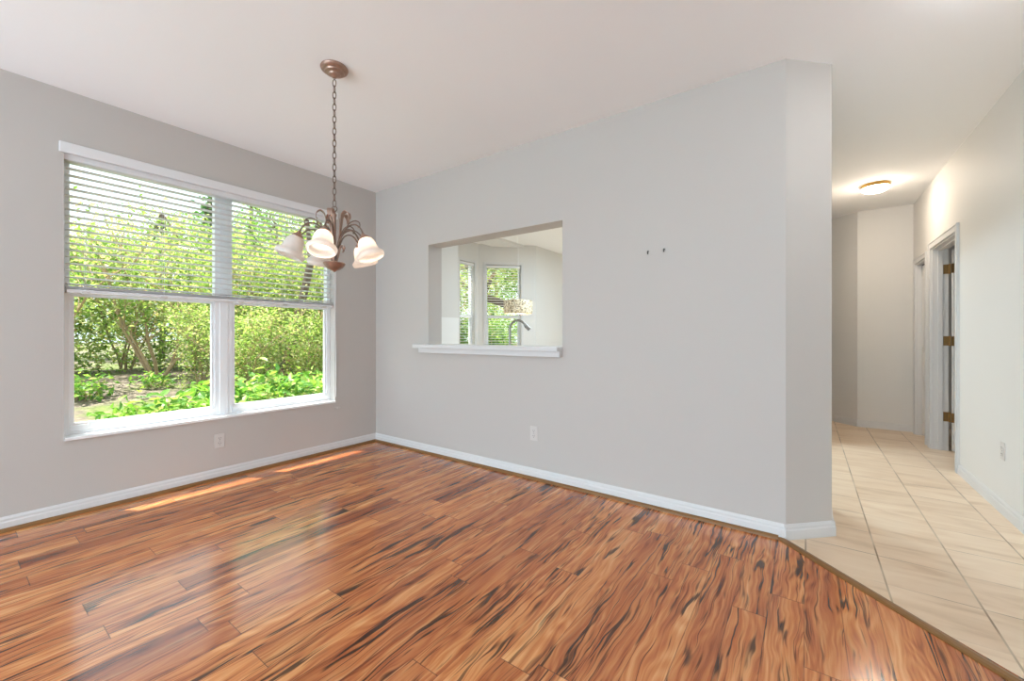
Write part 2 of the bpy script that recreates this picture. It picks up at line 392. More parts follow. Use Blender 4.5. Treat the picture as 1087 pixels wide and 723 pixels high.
struct(MB().prism([(XL-.15, YB+.03), (XL-.15, -4.65), (XR+.1, -4.65), (XR+.1, 1.62), (-0.145, YB+.03)], -0.06, 0.0).build('floor', M['wood']),
       'red brown wood plank floor with dark streaks', 'floor')
struct(MB().prism([(-5.0, YB+.03), (-0.145, YB+.03), (XR+.1, 1.62), (4.0, 1.62), (4.0, 9.0), (-5.0, 9.0)], -0.06, 0.0).build('floor.001', M['tile']),
       'cream square tile floor running down the hallway', 'floor')
cm = MB().prism([(-4.02, -4.65), (4.0, -4.65), (4.0, 9.0), (-4.02, 9.0)], CZ, CZ+.12)
cm.prism([(-4.02, 3.9), (-4.02, 6.4), (-4.75, 5.6), (-4.75, 4.7)], CZ, CZ+.12)
struct(cm.build('ceiling', M['ceil']), 'smooth white flat ceiling', 'ceiling')
WY0, WY1, WZ0, WZ1 = 0.465, 2.325, 0.485, 2.345
wall('wall_left', (XL, -4.5), (XL, YB+.09), .15, 1, 'warm grey wall with the wide window', [(0.6, 3.2, 0.0, 2.42), (WY0+4.5, WY1+4.5, WZ0, WZ1)])
wb = MB()
PX0, PX1, PZ0, PZ1, YK = -3.031, -1.535, 1.055, 2.055, 2.99
wb.box(XL-.15, PX0, YB, YK, 0, CZ); wb.box(PX0, PX1, YB, YK, 0, PZ0); wb.box(PX0, PX1, YB, YK, PZ1, CZ); wb.box(PX1, -0.4, YB, YK, 0, CZ)
wb.prism([(-0.4, YB), (-0.095, YB), (0.12, 3.025), (0.12, 3.15), (0.0, 3.15), (-0.05, YK), (-0.4, YK)], 0, CZ)
struct(wb.build('wall_back', M['wall']), 'pale wall with the kitchen pass-through opening and angled end', 'wall')
wall('wall_hall', (0.12, 3.15), (0.12, 6.2), .12, 1, 'partition between the hallway and the kitchen', [(.35, 2.45, 0, 2.2)], m=M['wall_lightened'])  # opening added out of view so kitchen light reaches the hall
wall('wall_passage', (0.12, 6.2), (-0.47, 6.2), .1, -1, 'short return wall at the far end of the hallway partition', m=M['wall_lightened'])
wall('wall_kitchen_right', (-0.47, 6.2), (-0.47, 9.0), .1, -1, 'kitchen side wall behind the hallway passage', m=M['wall_lightened'])
wall('wall_right', (XR, -4.5), (XR, 6.85), .12, -1, 'long hallway wall with two doorways, paint lightened for the light',
     [(5.05+4.5, 5.934+4.5, 0, 2.05), (6.15+4.5, 6.66+4.5, 0, 1.995)], m=M['wall_lightened'])
wall('wall_hall_end', (1.3, 6.82), (0.53, 6.82), .12, -1, 'wall closing the far end of the hallway, paint lightened for the light', m=M['wall_lightened'])
CH0, CH1 = (0.53, 6.82), (-0.45, 7.80)
wall('wall_hall_corner', CH0, CH1, .12, -1, 'angled wall at the far left end of the hallway', [(0.43, 1.2, 0, 2.05)], m=M['wall_lightened'])
wall('wall_front', (XL, -4.5), (XR, -4.5), .15, -1, 'wall behind the viewer with an added sliding glass door', [(0.6, 4.3, 0.0, 2.42)])
wall('wall_kitchen_left', (XL, YB+.09), (XL, 4.13), .15, 1, 'kitchen outside wall before the breakfast bay', m=M['wall_lightened'])
BX, BY0, BY1, BYE = -4.59, 4.85, 5.401, 6.121
wall('wall_bay_near', (XL, 4.13), (BX, BY0), .12, 1, 'angled near wall of the breakfast bay', m=M['wall_lightened'])
wall('wall_bay_middle', (BX, BY0), (BX, BY1), .12, 1, 'middle wall of the breakfast bay', [(0.08, 0.45, 0.5, 2.39)], m=M['wall_lightened'])
wall('wall_bay_far', (BX, BY1), (XL, BYE), .12, 1, 'angled far wall of the breakfast bay', [(0.13, 0.75, 0.5, 2.385)], m=M['wall_lightened'])
wall('wall_kitchen_far', (XL, BYE), (XL, 8.85), .15, 1, 'kitchen outside wall beyond the breakfast bay', [(1.15, 2.5, 0, 2.3)], m=M['wall_lightened'])
wall('wall_kitchen_end', (-4.02, 8.85), (0.0, 8.85), .15, 1, 'wall closing the far end of the kitchen', m=M['wall_lightened'])
wall('wall_bedroom', (3.8, 4.4), (3.8, 8.0), .1, -1, 'far wall of the side room behind the open door')
wall('wall_bedroom.001', (1.165, 4.5), (3.9, 4.5), .1, -1, 'near wall of the side room behind the open door')
wall('wall_bedroom.002', (1.165, 7.3), (3.9, 7.3), .1, 1, 'back wall of the side room behind the open door')
struct(MB().box(-4.43, -4.02, -5.2, 9.2, 2.70, 2.86).build('roof_eave', M['stucco']), 'white roof eave over the window', 'roof')

# baseboards, wood shoe, transition strip
BP = [(0, 0), (.014, 0), (.014, .052), (.010, .060), (.010, .072), (.004, .086), (0, .086)]
QP = [(.0, 0), (.034, 0), (.033, .007), (.029, .014), (.022, .019), (.014, .021), (.0, .021)]
def base(name, segs, label, prof=BP, m=None, cat='baseboard'):
    mb = MB()
    for p, q, n in segs: mb.sweep(prof, p, q, n)
    return struct(mb.build(name, m or M['trim']), label, cat)
r2 = math.sqrt(.5)
base('baseboard_left', [((XL, -1.3), (XL, YB), (1, 0))], 'white baseboard under the window')
base('baseboard_back', [((XL, YB), (-0.089, YB), (0, -1))], 'white baseboard along the kitchen wall')
base('baseboard_end', [((-0.104, 2.801), (0.130, 3.035), (r2, -r2)), ((0.12, 3.02), (0.12, 3.5), (1, 0)), ((0.12, 5.6), (0.12, 6.2), (1, 0))], 'white baseboard around the angled wall end and down the hallway')
base('baseboard_right', [((XR, -4.5), (XR, 4.983), (-1, 0))], 'white baseboard along the hallway right wall')
base('baseboard_hall', [((XR, 6.82), (0.526, 6.82), (0, -1)), ((0.533, 6.817), (0.312, 7.038), (-r2, -r2))], 'white baseboard at the far end of the hallway')
base('baseboard_front', [((XL, -4.5), (XL+.6, -4.5), (0, 1))], 'white baseboard behind the viewer')
base('baseboard_kitchen', [((XL, BYE), (XL, BYE+1.15), (1, 0))], 'white baseboard on the kitchen outside wall')
base('trim_1', [((XL, -1.3), (XL, YB), (1, 0))], 'brown wood shoe moulding under the window wall', QP, M['shoe'], 'moulding')
base('trim_2', [((XL, YB), (-0.13, YB), (0, -1))], 'brown wood shoe moulding along the kitchen wall', QP, M['shoe'], 'moulding')
a, b_ = Vector((-0.125, 2.805)), Vector((1.045, 1.635)); d_ = (b_-a).normalized()
base('trim_3', [(tuple(a-Vector((-d_.y, d_.x))*.024), tuple(b_-Vector((-d_.y, d_.x))*.024), (-d_.y, d_.x))], 'brown wood strip between plank floor and tile',
     [(0, 0), (.0, .004), (.008, .009), (.024, .012), (.040, .009), (.048, .004), (.048, 0)], M['shoe'], 'threshold strip')
# pass-through ledge and its apron, kitchen backsplash
lm = MB().box(PX0-.14, PX1, YB-.085, YB, PZ0-.015, PZ0+.02); lm.box(PX0+.001, PX1-.001, YB, YK+.03, PZ0, PZ0+.02)
tm = struct(lm.build('trim_4', M['trim'], bevel=.003), 'white ledge of the kitchen pass-through', 'ledge')
struct(MB().box(PX0-.09, PX1, YB-.05, YB, PZ0-.062, PZ0-.015).build('trim_5', M['trim'], bevel=.004), 'white apron moulding under the pass-through ledge', 'moulding')
struct(MB().box(XL, XL+.012, 3.3, 4.13, .91, 1.40).build('trim_6', M['splash']), 'white splash panel on the kitchen outside wall', 'panel')

# ------------------------------------------------------------------ the wide window
def window_unit(root, y0, y1, z0, z1, x, zm, fr=.035):
    """single-hung unit in local coords: runs along +y, room on +x"""
    f = MB(); f.box(x-.06, x, y0, y0+fr, z0, z1); f.box(x-.06, x, y1-fr, y1, z0, z1); f.box(x-.06, x, y0+fr, y1-fr, z1-fr, z1); f.box(x-.06, x, y0+fr, y1-fr, z0, z0+.02)
    f.build('frame', M['white'], root, bevel=.002)
    s = MB(); a0, a1 = y0+fr, y1-fr
    s.box(x-.035, x-.008, a0, a0+.022, z0+.02, zm); s.box(x-.035, x-.008, a1-.022, a1, z0+.02, zm); s.box(x-.036, x-.004, a0+.001, a1-.001, z0+.0205, z0+.072); s.box(x-.038, x-.004, a0+.001, a1-.001, zm-.022, zm+.022)
    sa = s.build('lower_sash', M['white'], root, bevel=.002)
    MB().box(x-.024, x-.020, a0+.01, a1-.01, z0+.06, zm).build('pane', M['glass'], sa)
    MB().box(x-.050, x-.046, a0-.005, a1+.005, zm, z1-fr+.005).build('pane', M['glass'], root)
    for yy in (a0+.0, a1-.09):
        MB().box(x-.006, x+.004, yy, yy+.09, z0+.022, z0+.058).build('lift_tab', M['white'], root, bevel=.002)
XG = -3.955
win = empty('window_1', (XL, (WY0+WY1)/2, WZ0)); struct(win, 'wide white two-part window onto the garden', 'window')
oy, oz, ox = (WY0+WY1)/2, WZ0, XL
ymid = (1.324+1.440)/2
def wl(o): o.location = (0, 0, 0); return o
for (u0, u1) in ((WY0, ymid-.028), (ymid+.028, WY1)):
    window_unit(win, u0-oy, u1-oy, .02, WZ1-oz, XG-ox, 1.445-oz)
MB().box(XG-ox-.06, XG-ox+.006, ymid-.03-oy, ymid+.03-oy, .02, WZ1-oz).build('mullion', M['white'], win, bevel=.002)
MB().box(XG-ox-.06, .022, WY0-oy+.0005, WY1-oy-.0005, 0, .02).add([], []).build('sill', M['sill'], win, bevel=.003)

# the blind: one wide blind in front of both window halves
SL0, SL1 = WY0+.012, WY1-.012
bl = empty('window_blind', (XL-.04, (SL0+SL1)/2, 1.44)); tag(bl, 'wide white slatted blind half lowered over the garden window', 'blind')
h = (SL1-SL0)/2
MB().box(.04, .062, -h-.035, h+.035, 2.335-1.44, 2.402-1.44).build('valance', M['blind'], bl, bevel=.004)
MB().box(-.028, .028, -h-.011, h+.011, 2.300-1.44, 2.344-1.44).build('head_rail', M['blind'], bl)
sm_ = MB()
prof = [(-.0245, -.003), (-.012, .0005), (0, .0018), (.012, .0005), (.0245, -.003)]
tilt = math.radians(4)
pr = [(o*math.cos(tilt)-u*math.sin(tilt), o*math.sin(tilt)+u*math.cos(tilt)) for o, u in prof]
pr = pr+[(o, u-.0022) for o, u in pr[::-1]]
n_ = len(pr)
sm_.add([(o, s, u) for s in (-h, h) for o, u in pr], [tuple(range(n_)), tuple(range(n_, 2*n_))[::-1]]+[(i, i+n_, (i+1) % n_+n_, (i+1) % n_) for i in range(n_)])
slat = sm_.build('slat', M['blind'], bl)
z = 1.502; zs = []
while z < 2.30: zs.append(z); z += .0443
for i, zz in enumerate(zs):
    o = slat if i == 0 else slat.copy()
    if i: COL.objects.link(o); o.parent = bl
    o.location = (0, 0, zz-1.44)
for k in range(3):                                             # slats gathered on the rail
    o = slat.copy(); COL.objects.link(o); o.parent = bl; o.location = (0, 0, .0335+.006*k)
br = MB().box(-.026, .026, -h, h, 0.0, .024).build('bottom_rail', M['blind'], bl, bevel=.003)
for yy in (-.83, -.42, 0.09, .45, .83):
    c = MB()
    for xx in (-.0255, .0255): c.tube([(xx, yy, .02), (xx, yy, .87)], .0009, 5)
    c.build('ladder_cord', M['cord'], bl)
    MB().box(-.008, .0275, yy-.02, yy+.02, -.004, .012).build('cord_clip', M['plate'], br)
wd = MB().tube([(.045, h+.012, .88), (.05, h+.015, .3), (.052, h+.010, -.1), (.05, h+.02, -.62), (.05, h+.018, -.9)], .003, 6).build('pull_cord', M['cord'], bl)
ct = empty('cord_cleat', (XL, 2.352, .427)); tag(ct, 'small cream cord cleat on the wall below the blind corner', 'cleat')
MB().box(0, .008, -.024, .024, -.012, .012).build('base_plate', M['plate'], ct, bevel=.002)
MB().tube([(.006, -.008, 0), (.02, -.012, 0), (.022, -.024, .004)], .004, 6).build('horn', M['plate'], ct)
MB().tube([(.006, .008, 0), (.02, .012, 0), (.022, .024, .004)], .004, 6).build('horn', M['plate'], ct)

# kitchen bay windows and their blinds
def bay_window(name, p, q, s0, s1, z0, z1, zm, label, blabel):
    p, q = Vector((*p, 0)), Vector((*q, 0)); d = (q-p).normalized(); nrm = Vector((d.y, -d.x, 0))          # room side
    rz = math.atan2(d.y, d.x)-PI/2; c = p+d*(s0+s1)/2
    r = empty(name, (c.x, c.y, z0), rz); struct(r, label, 'window'); hw = (s1-s0)/2
    window_unit(r, -hw, hw, 0, z1-z0, -.05, zm-z0, .03)
    t = MB(); cw = .045
    t.box(0, .014, -hw-cw, -hw, -cw, z1-z0+cw); t.box(0, .014, hw, hw+cw, -cw, z1-z0+cw); t.box(0, .014, -hw, hw, z1-z0, z1-z0+cw); t.box(-.05, .03, -hw, hw, -.02, 0)
    t.build('casing', M['trim'], r, bevel=.002)
    bb = empty('window_blind', tuple(c+nrm*(-.022)+Vector((0, 0, z0+.02))), rz); tag(bb, blabel, 'blind')
    H = z1-z0-.03; hh = hw-.008
    MB().box(-.022, .022, -hh, hh, H-.045, H).build('head_rail', M['blind'], bb)
    MB().box(-.022, .022, -hh, hh, 0, .02).build('bottom_rail', M['blind'], bb)
    sl = MB().add([(o, s, u) for s in (-hh, hh) for o, u in [(a*.85, b2) for a, b2 in pr]],
                  [tuple(range(n_)), tuple(range(n_, 2*n_))[::-1]]+[(i, i+n_, (i+1) % n_+n_, (i+1) % n_) for i in range(n_)]).build('slat', M['blind'], bb)
    k = 0; zz = .06
    while zz < H-.06:
        o = sl if k == 0 else sl.copy()
        if k: COL.objects.link(o); o.parent = bb
        o.location = (0, 0, zz); zz += .0443; k += 1
    MB().tube([(.024, hh-.05, H-.03), (.026, hh-.05, H*.45)], .004, 6).build('tilt_wand', M['cord'], bb)
bay_window('window_2', (BX, BY0), (BX, BY1), .08, .45, .5, 2.39, 1.48, 'narrow white kitchen window on the left of the bay', 'narrow white blind in the left kitchen bay window')
bay_window('window_3', (BX, BY1), (XL, BYE), .13, .75, .5, 2.385, 1.48, 'white kitchen window facing the pass-through', 'white blind in the kitchen window behind the mosaic pendant')

# glass doors added out of view, where the fill lights come in
sg = empty('door_1', (-1.42, -4.5, 0)); struct(sg, 'added unseen sliding glass door behind the viewer for fill light', 'door')
f = MB(); f.box(-1.85, -1.79, -.11, -.02, 0, 2.42); f.box(1.79, 1.85, -.11, -.02, 0, 2.42); f.box(-1.85, 1.85, -.11, -.02, 2.36, 2.42); f.box(-1.85, 1.85, -.11, -.02, 0, .04); f.box(-.03, .03, -.1, -.03, .04, 2.36)
f.build('frame', M['white'], sg)
MB().box(-1.79, -.03, -.07, -.065, .04, 2.36).build('pane', M['glass'], sg); MB().box(.03, 1.79, -.07, -.065, .04, 2.36).build('pane', M['glass'], sg)

sg = empty('door_5', (XL, -2.6, 0)); struct(sg, 'added unseen sliding glass door in the window wall, behind the viewer', 'door')  # invented door at the side fill light
f = MB(); f.box(-.11, -.02, -1.30, -1.24, 0, 2.42); f.box(-.11, -.02, 1.24, 1.30, 0, 2.42); f.box(-.11, -.02, -1.24, 1.24, 2.36, 2.42); f.box(-.11, -.02, -1.24, 1.24, 0, .04); f.box(-.1, -.03, -.03, .03, .04, 2.36)
f.build('frame', M['white'], sg)
MB().box(-.07, -.065, -1.24, -.03, .04, 2.36).build('pane', M['glass'], sg); MB().box(-.07, -.065, .03, 1.24, .04, 2.36).build('pane', M['glass'], sg)

sg = empty('door_6', (XL, BYE+1.825, 0)); struct(sg, 'added unseen glass door at the far end of the kitchen outside wall', 'door')  # invented door at the fill light for the hall
f = MB(); f.box(-.11, -.02, -.67, -.60, 0, 2.3); f.box(-.11, -.02, .60, .67, 0, 2.3); f.box(-.11, -.02, -.60, .60, 2.22, 2.3); f.box(-.11, -.02, -.60, .60, 0, .1)
f.build('frame', M['white'], sg); MB().box(-.07, -.065, -.60, .60, .1, 2.22).build('pane', M['glass'], sg)

# ------------------------------------------------------------------ hallway doors
def casing(mb, y0, y1, zt, x, w=.062, out=.016, sgn=-1):
    a, b = sorted((x, x+sgn*out))
    mb.box(a, b, y0-w, y0, 0, zt+w); mb.box(a, b, y1, y1+w, 0, zt+w); mb.box(a, b, y0, y1, zt, zt+w)
    a, b = sorted((x+sgn*out, x+sgn*(out+.005)))
    mb.box(a, b, y0-w, y0-w+.014, 0, zt+w); mb.box(a, b, y1+w-.014, y1+w, 0, zt+w); mb.box(a, b, y0-w+.014, y1+w-.014, zt+w-.014, zt+w)
d2 = empty('door_2', (XR, 5.05, 0)); struct(d2, 'white hallway door standing open with three hinges', 'door')
c = MB(); casing(c, 0, .884, 2.05, 0); c.build('casing', M['trim'], d2, bevel=.002)
j = MB(); j.box(0, .118, 0, .016, 0, 2.05); j.box(0, .118, .868, .884, 0, 2.05); j.box(0, .118, .016, .868, 2.034, 2.05)
j.box(.04, .075, .016, .028, 0, 2.034); j.box(.04, .075, .856, .868, 0, 2.034); j.box(.04, .075, .028, .856, 2.022, 2.034)
j.build('jamb', M['trim'], d2, bevel=.002)
lf = MB().box(.136, .96, .815, .850, .012, 2.02)
def panel(mb, x0, x1, y, z0, z1, e=.008):
    mb.box(x0, x1, y-e, y, z0, z0+.02); mb.box(x0, x1, y-e, y, z1-.02, z1); mb.box(x0, x0+.02, y-e, y, z0+.02, z1-.02); mb.box(x1-.02, x1, y-e, y, z0+.02, z1-.02)
for xa, xb in ((.22, .50), (.59, .87)):
    panel(lf, xa, xb, .815, .22, .80); panel(lf, xa, xb, .815, .95, 1.60); panel(lf, xa, xb, .815, 1.70, 1.92)
leaf = lf.build('leaf', M['door'], d2, bevel=.002)
for zz in (.342, 1.106, 1.83):
    hb = MB().box(.080, .118, .862, .8685, zz-.047, zz+.047); hb.tube([(.124, .857, zz-.05), (.124, .857, zz+.05)], .008, 8); hb.box(.126, .146, .809, .8145, zz-.047, zz+.047)
    hb.build('hinge', M['brass'], d2)
MB().tube([(.89, .815, .95), (.89, .79, .95), (.89, .765, .95)], [.012, .012, .028], 12).build('knob', M['brass'], leaf, smooth=True)
d3 = empty('door_3', (XR, 6.15, 0)); struct(d3, 'white folding closet door at the end of the hallway', 'door')
c = MB(); casing(c, 0, .51, 1.995, 0, .058); c.build('casing', M['trim'], d3, bevel=.002)
j = MB(); j.box(0, .118, 0, .014, 0, 1.995); j.box(0, .118, .496, .51, 0, 1.995); j.box(0, .118, .014, .496, 1.981, 1.995); j.build('jamb', M['trim'], d3)
for y0 in (.016, .257):
    lf = MB().box(.045, .073, y0, y0+.237, .02, 1.965)
    for z0, z1 in ((.15, .85), (1.0, 1.85)):
        lf.box(.040, .045, y0+.04, y0+.197, z0, z0+.02); lf.box(.040, .045, y0+.04, y0+.197, z1-.02, z1); lf.box(.040, .045, y0+.04, y0+.06, z0+.02, z1-.02); lf.box(.040, .045, y0+.177, y0+.197, z0+.02, z1-.02)
    o = lf.build('leaf', M['door'], d3, bevel=.002)
MB().tube([(.045, .235, .98), (.03, .235, .98), (.018, .235, .98)], [.006, .006, .015], 10).build('knob', M['trim'], o, smooth=True)
MB().box(.05, .07, .014, .496, 1.967, 1.981).build('track', M['black'], d3)
d4 = empty('door_4', (CH0[0]-.43*r2, CH0[1]+.43*r2, 0), math.radians(135)-PI/2); struct(d4, 'white door in the angled wall left of the hallway end', 'door')
c = MB(); casing(c, 0, .77, 2.05, 0, .062, .016, -1); c.build('casing', M['trim'], d4)
lf = MB().box(.04, .075, .003, .767, .01, 2.045)
for a0, a1 in ((.1, .34), (.43, .67)):
    for z0, z1 in ((.22, .8), (.95, 1.6), (1.7, 1.93)): lf.box(.034, .04, a0, a1, z0, z0+.02); lf.box(.034, .04, a0, a1, z1-.02, z1)
lf.build('leaf', M['door'], d4)

# ------------------------------------------------------------------ outlets and wall hooks
def outlet(loc, rz, label):
    r = empty('wall_outlet', loc, rz); tag(r, label, 'outlet')          # faces local +x
    p = MB().box(0, .006, -.036, .036, -.058, .058).build('cover_plate', M['plate'], r, bevel=.003)
    for zz in (-.021, .021):
        q = MB().lathe([(0, 0), (.0165, 0), (.0165, .0025), (0, .0025)], 18, Matrix.Translation((.006, 0, zz)) @ Matrix.Rotation(PI/2, 4, 'Y')).build('receptacle', M['plate'], r)
        for yy in (-.0065, .0065): MB().box(.0086, .0092, yy-.0014, yy+.0014, zz-.001, zz+.008).build('slot', M['slot'], q)
        MB().box(.0086, .0092, -.0025, .0025, zz-.011, zz-.006).build('slot', M['slot'], q)
    MB().tube([(.005, 0, 0), (.0072, 0, 0)], .003, 8).build('screw', M['steel'], p)
outlet((XL, 1.323, .307), 0, 'white outlet on the wall under the wide window')
outlet((-1.794, YB, .368), -PI/2, 'white outlet on the wall below the pass-through')
outlet((XR, 4.047, .407), PI, 'white outlet low on the hallway right wall')
def hook(x, z, label):
    r = empty('wall_hook', (x, YB, z)); tag(r, label, 'hook')
    MB().tube([(0, 0, .007), (0, -.006, .007)], [.006, .005], 10).build('anchor', M['steel'], r)
    MB().tube([(0, 0, .007), (0, -.012, .006), (0, -.016, -.004), (0, -.012, -.012), (0, -.005, -.009)], .0032, 8).build('hook_wire', M['black'], r)
hook(-.875, 1.727, 'small dark wall hook nearer the pass-through')
hook(-.769, 1.730, 'small dark wall hook nearer the angled wall end')

# ------------------------------------------------------------------ chandelier
CX, CY = -2.261, 1.356
RR = math.radians(35.65)                                       # direction the arms are counted from
ch = empty('chandelier', (CX, CY, CZ)); tag(ch, 'bronze five-arm chandelier with bell glass shades hanging on a chain', 'chandelier')
MB().lathe([(0, 0), (.074, 0), (.077, -.006), (.073, -.016), (.062, -.022), (.056, -.024), (.052, -.032), (.040, -.037), (.034, -.038), (.030, -.046), (.016, -.052), (.010, -.060), (0, -.062)], 36).build('canopy', M['bronze'], ch, smooth=True)
MB().ring((0, 0, -.069), .010, .0026, (1, 0, 0), n=14).build('canopy_loop', M['iron'], ch, smooth=True)
lk = MB().ring((0, 0, 0), .010, .0027, (0, 1, 0), 1.0, 2.15, (1, 0, 0), 20, 6).build('chain_link', M['iron'], ch, smooth=True)
z0, z1, n = -.091, -.800, 21
for i in range(n):
    o = lk if i == 0 else lk.copy()
    if i: COL.objects.link(o); o.parent = ch
    o.location = (0, 0, z0+(z1-z0)*i/(n-1)); o.rotation_euler = (0, 0, RR+(PI/2 if i % 2 else 0))
MB().ring((0, 0, -.832), .015, .0035, (math.sin(RR), -math.cos(RR), 0), n=18).tube([(0, 0, -.847), (0, 0, -.868)], [.006, .010], 10).build('hanging_loop', M['iron'], ch, smooth=True)
MB().lathe([(0, -.860), (.012, -.862), (.014, -.872), (.009, -.880), (.0085, -1.13), (.012, -1.14), (.012, -1.16), (0, -1.16)], 16).build('stem', M['bronze'], ch, smooth=True)
MB().lathe([(0, -1.150), (.030, -1.152), (.060, -1.150), (.062, -1.154), (.056, -1.166), (.044, -1.180), (.030, -1.189), (.014, -1.194), (.010, -1.198), (.006, -1.203), (0, -1.205)], 30).build('finial_bowl', M['bronze'], ch, smooth=True)
def bez(p, n=14):
    """smooth curve through control points (Catmull-Rom)"""
    P = [Vector(p[0])]+[Vector(q) for q in p]+[Vector(p[-1])]; out = []
    for i in range(1, len(P)-2):
        for k in range(n):
            t = k/n; a, b, c, d = P[i-1:i+3]
            out.append(0.5*((2*b)+(c-a)*t+(2*a-5*b+4*c-d)*t*t+(3*b-3*c+d-a)*t**3))
    out.append(P[-2]); return out
SHADE = [(.018, 0), (.027, -.005), (.039, -.014), (.047, -.030), (.0515, -.050), (.054, -.070), (.057, -.084), (.065, -.093), (.074, -.100), (.0785, -.108), (.078, -.117), (.072, -.128)]
def chandelier_arm(deg, lit):
    a = RR+math.radians(deg); u = Vector((math.cos(a), math.sin(a), 0)); t = Vector((-u.y, u.x, 0))
    P = lambda r, z, s=0.0: u*r+t*s+Vector((0, 0, z))
    arm = MB().tube(bez([P(.012, -1.145, .004), P(.020, -1.07, .006), P(.046, -.985, .007), P(.088, -.937, .006), P(.130, -.930, .004), P(.166, -.955, .002), P(.186, -.995)], 8), .0048, 8)
    arm.tube(bez([P(.016, -1.130, -.006), P(.028, -1.055, -.008), P(.058, -.990, -.008), P(.100, -.966, -.006), P(.140, -.972, -.004), P(.172, -1.000, -.002)], 8), .0042, 8)
    ao = arm.build('arm', M['iron'], ch, smooth=True)
    # curled tendril on the arm and the broad leaf strap rising beside the stem
    MB().tube(bez([P(.050, -.972, .012), P(.085, -.922, .012), P(.122, -.905, .012), P(.150, -.915, .012), P(.156, -.938, .012), P(.144, -.944, .012)], 7), .0034, 7).build('tendril', M['iron'], ao, smooth=True)
    w = [.008, .010, .014, .022, .032, .034, .030, .022, .014]
    Q = P
    pts = bez([Q(.014, -1.145), Q(.024, -1.06), Q(.036, -.985), Q(.044, -.925), Q(.052, -.870), Q(.074, -.850), Q(.094, -.864), Q(.098, -.890), Q(.090, -.900)], 6)
    ws = [w[min(8, int(i/6))]+(w[min(8, int(i/6)+1)]-w[min(8, int(i/6))])*(i % 6)/6 for i in range(len(pts))]
    MB().ribbon(pts, ws, t, .003).build('leaf_strap', M['bronze'], ch, smooth=True)
    MB().ribbon(bez([Q(.012, -1.150), Q(.026, -1.105), Q(.038, -1.060), Q(.056, -1.048), Q(.066, -1.064), Q(.058, -1.078)], 6), .014, t, .003).build('lower_curl', M['bronze'], ch, smooth=True)
    ax = (u*math.sin(math.radians(21))+Vector((0, 0, -math.cos(math.radians(21)))))
    mt = Matrix.Translation(P(.184, -.992)) @ ax.to_track_quat('-Z', 'Y').to_matrix().to_4x4()
    MB().lathe([(0, .010), (.008, .009), (.011, 0), (.016, -.006), (.026, -.014), (.032, -.024), (.030, -.027), (0, -.027)], 20, mt).build('socket_cup', M['bronze'], ao, smooth=True)
    sm = mt @ Matrix.Translation((0, 0, -.020))
    inner = [(r-.0035, z) for r, z in SHADE[::-1]]
    MB().lathe(SHADE+inner, 36, sm).build('lamp_shade', M['shade'], ao, smooth=True)
    MB().lathe([(0, -.012), (.008, -.014), (.010, -.028), (.014, -.038), (.0145, -.046), (.010, -.056), (0, -.060)], 16, sm).build('bulb', M['bulb'] if lit else M['bulb_off'], ao, smooth=True)
for deg, lit in ((350, 1), (62, 1), (134, 0), (206, 0), (278, 1)): chandelier_arm(deg, lit)

# ------------------------------------------------------------------ hallway ceiling light
hl = empty('ceiling_light', (.585, 5.70, CZ)); tag(hl, 'round white glass ceiling light with brass rim in the hallway', 'ceiling light')
MB().lathe([(0, 0), (.114, 0), (.119, -.008), (.114, -.018), (.121, -.028), (.116, -.036), (.106, -.038)], 40).build('rim', M['gold'], hl, smooth=True)
MB().lathe([(.112, -.034), (.114, -.044), (.106, -.058), (.082, -.072), (.045, -.081), (0, -.084)], 40).build('dome', M['dome'], hl, smooth=True)

fo = empty('ceiling_light', (.70, 2.52, CZ)); tag(fo, 'added unseen fill light shaped as a ceiling light above the entry, nearest the viewer', 'ceiling light')  # fixture added out of frame to brighten the near hall
MB().lathe([(0, 0), (.150, 0), (.155, -.008), (.150, -.018), (.157, -.028), (.152, -.036), (.140, -.038)], 40).build('rim', M['gold'], fo, smooth=True)
MB().lathe([(.150, -.034), (.150, -.044), (.138, -.060), (.105, -.074), (.055, -.083), (0, -.086)], 40).build('dome', M['dome_fill'], fo, smooth=True)

# ------------------------------------------------------------------ kitchen: counter, faucet, pendant
kc = empty('kitchen_counter', (-2.0, 3.30, 0)); tag(kc, 'low kitchen counter with sink behind the pass-through wall', 'counter')
MB().box(-1.86, 1.3, -.308, .33, .87, .91).build('worktop', M['counter'], kc, bevel=.004)
MB().box(-1.86, 1.28, -.306, .29, .1, .87).build('body', M['cab'], kc)
MB().box(-1.86, 1.28, -.306, .22, 0, .1).build('plinth', M['cab'], kc)
for k in range(6):
    x0 = -1.84+k*.52
    dd = MB().box(x0, x0+.50, .29, .31, .12, .85).build('door', M['cab'], kc, bevel=.003)
    MB().tube([(x0+.44, .315, .70), (x0+.44, .335, .70), (x0+.44, .335, .80), (x0+.44, .315, .80)], .005, 6).build('handle', M['steel'], dd)
fx, fy, fz = -2.285, 3.150, .91
fa = empty('kitchen_faucet', (fx, fy, fz)); tag(fa, 'tall nickel gooseneck faucet behind the pass-through ledge', 'faucet')
dr = Vector((.72, .69, 0)).normalized(); F_ = lambda s, z: dr*s+Vector((0, 0, z))
MB().lathe([(0, 0), (.027, 0), (.027, .012), (.020, .03), (.016, .055), (0, .055)], 20).build('base', M['steel'], fa, smooth=True)
pts = [F_(0, .05), F_(0, .18), F_(0, .29)]+[F_(.078-.078*math.cos(PI*k/14), .31+.085*math.sin(PI*k/14)) for k in range(0, 12)]
MB().tube(pts, .0115, 12).build('spout', M['steel'], fa, smooth=True)
e = pts[-1]; dd = (pts[-1]-pts[-2]).normalized()
MB().tube([e, e+dd*.012, e+dd*.05, e+dd*.075], [.0125, .016, .019, .0175], 12).build('spray_head', M['steel'], fa, smooth=True)
MB().tube([e+dd*.03-dr*.016, e+dd*.055-dr*.020], .006, 8).build('spray_button', M['black'], fa)
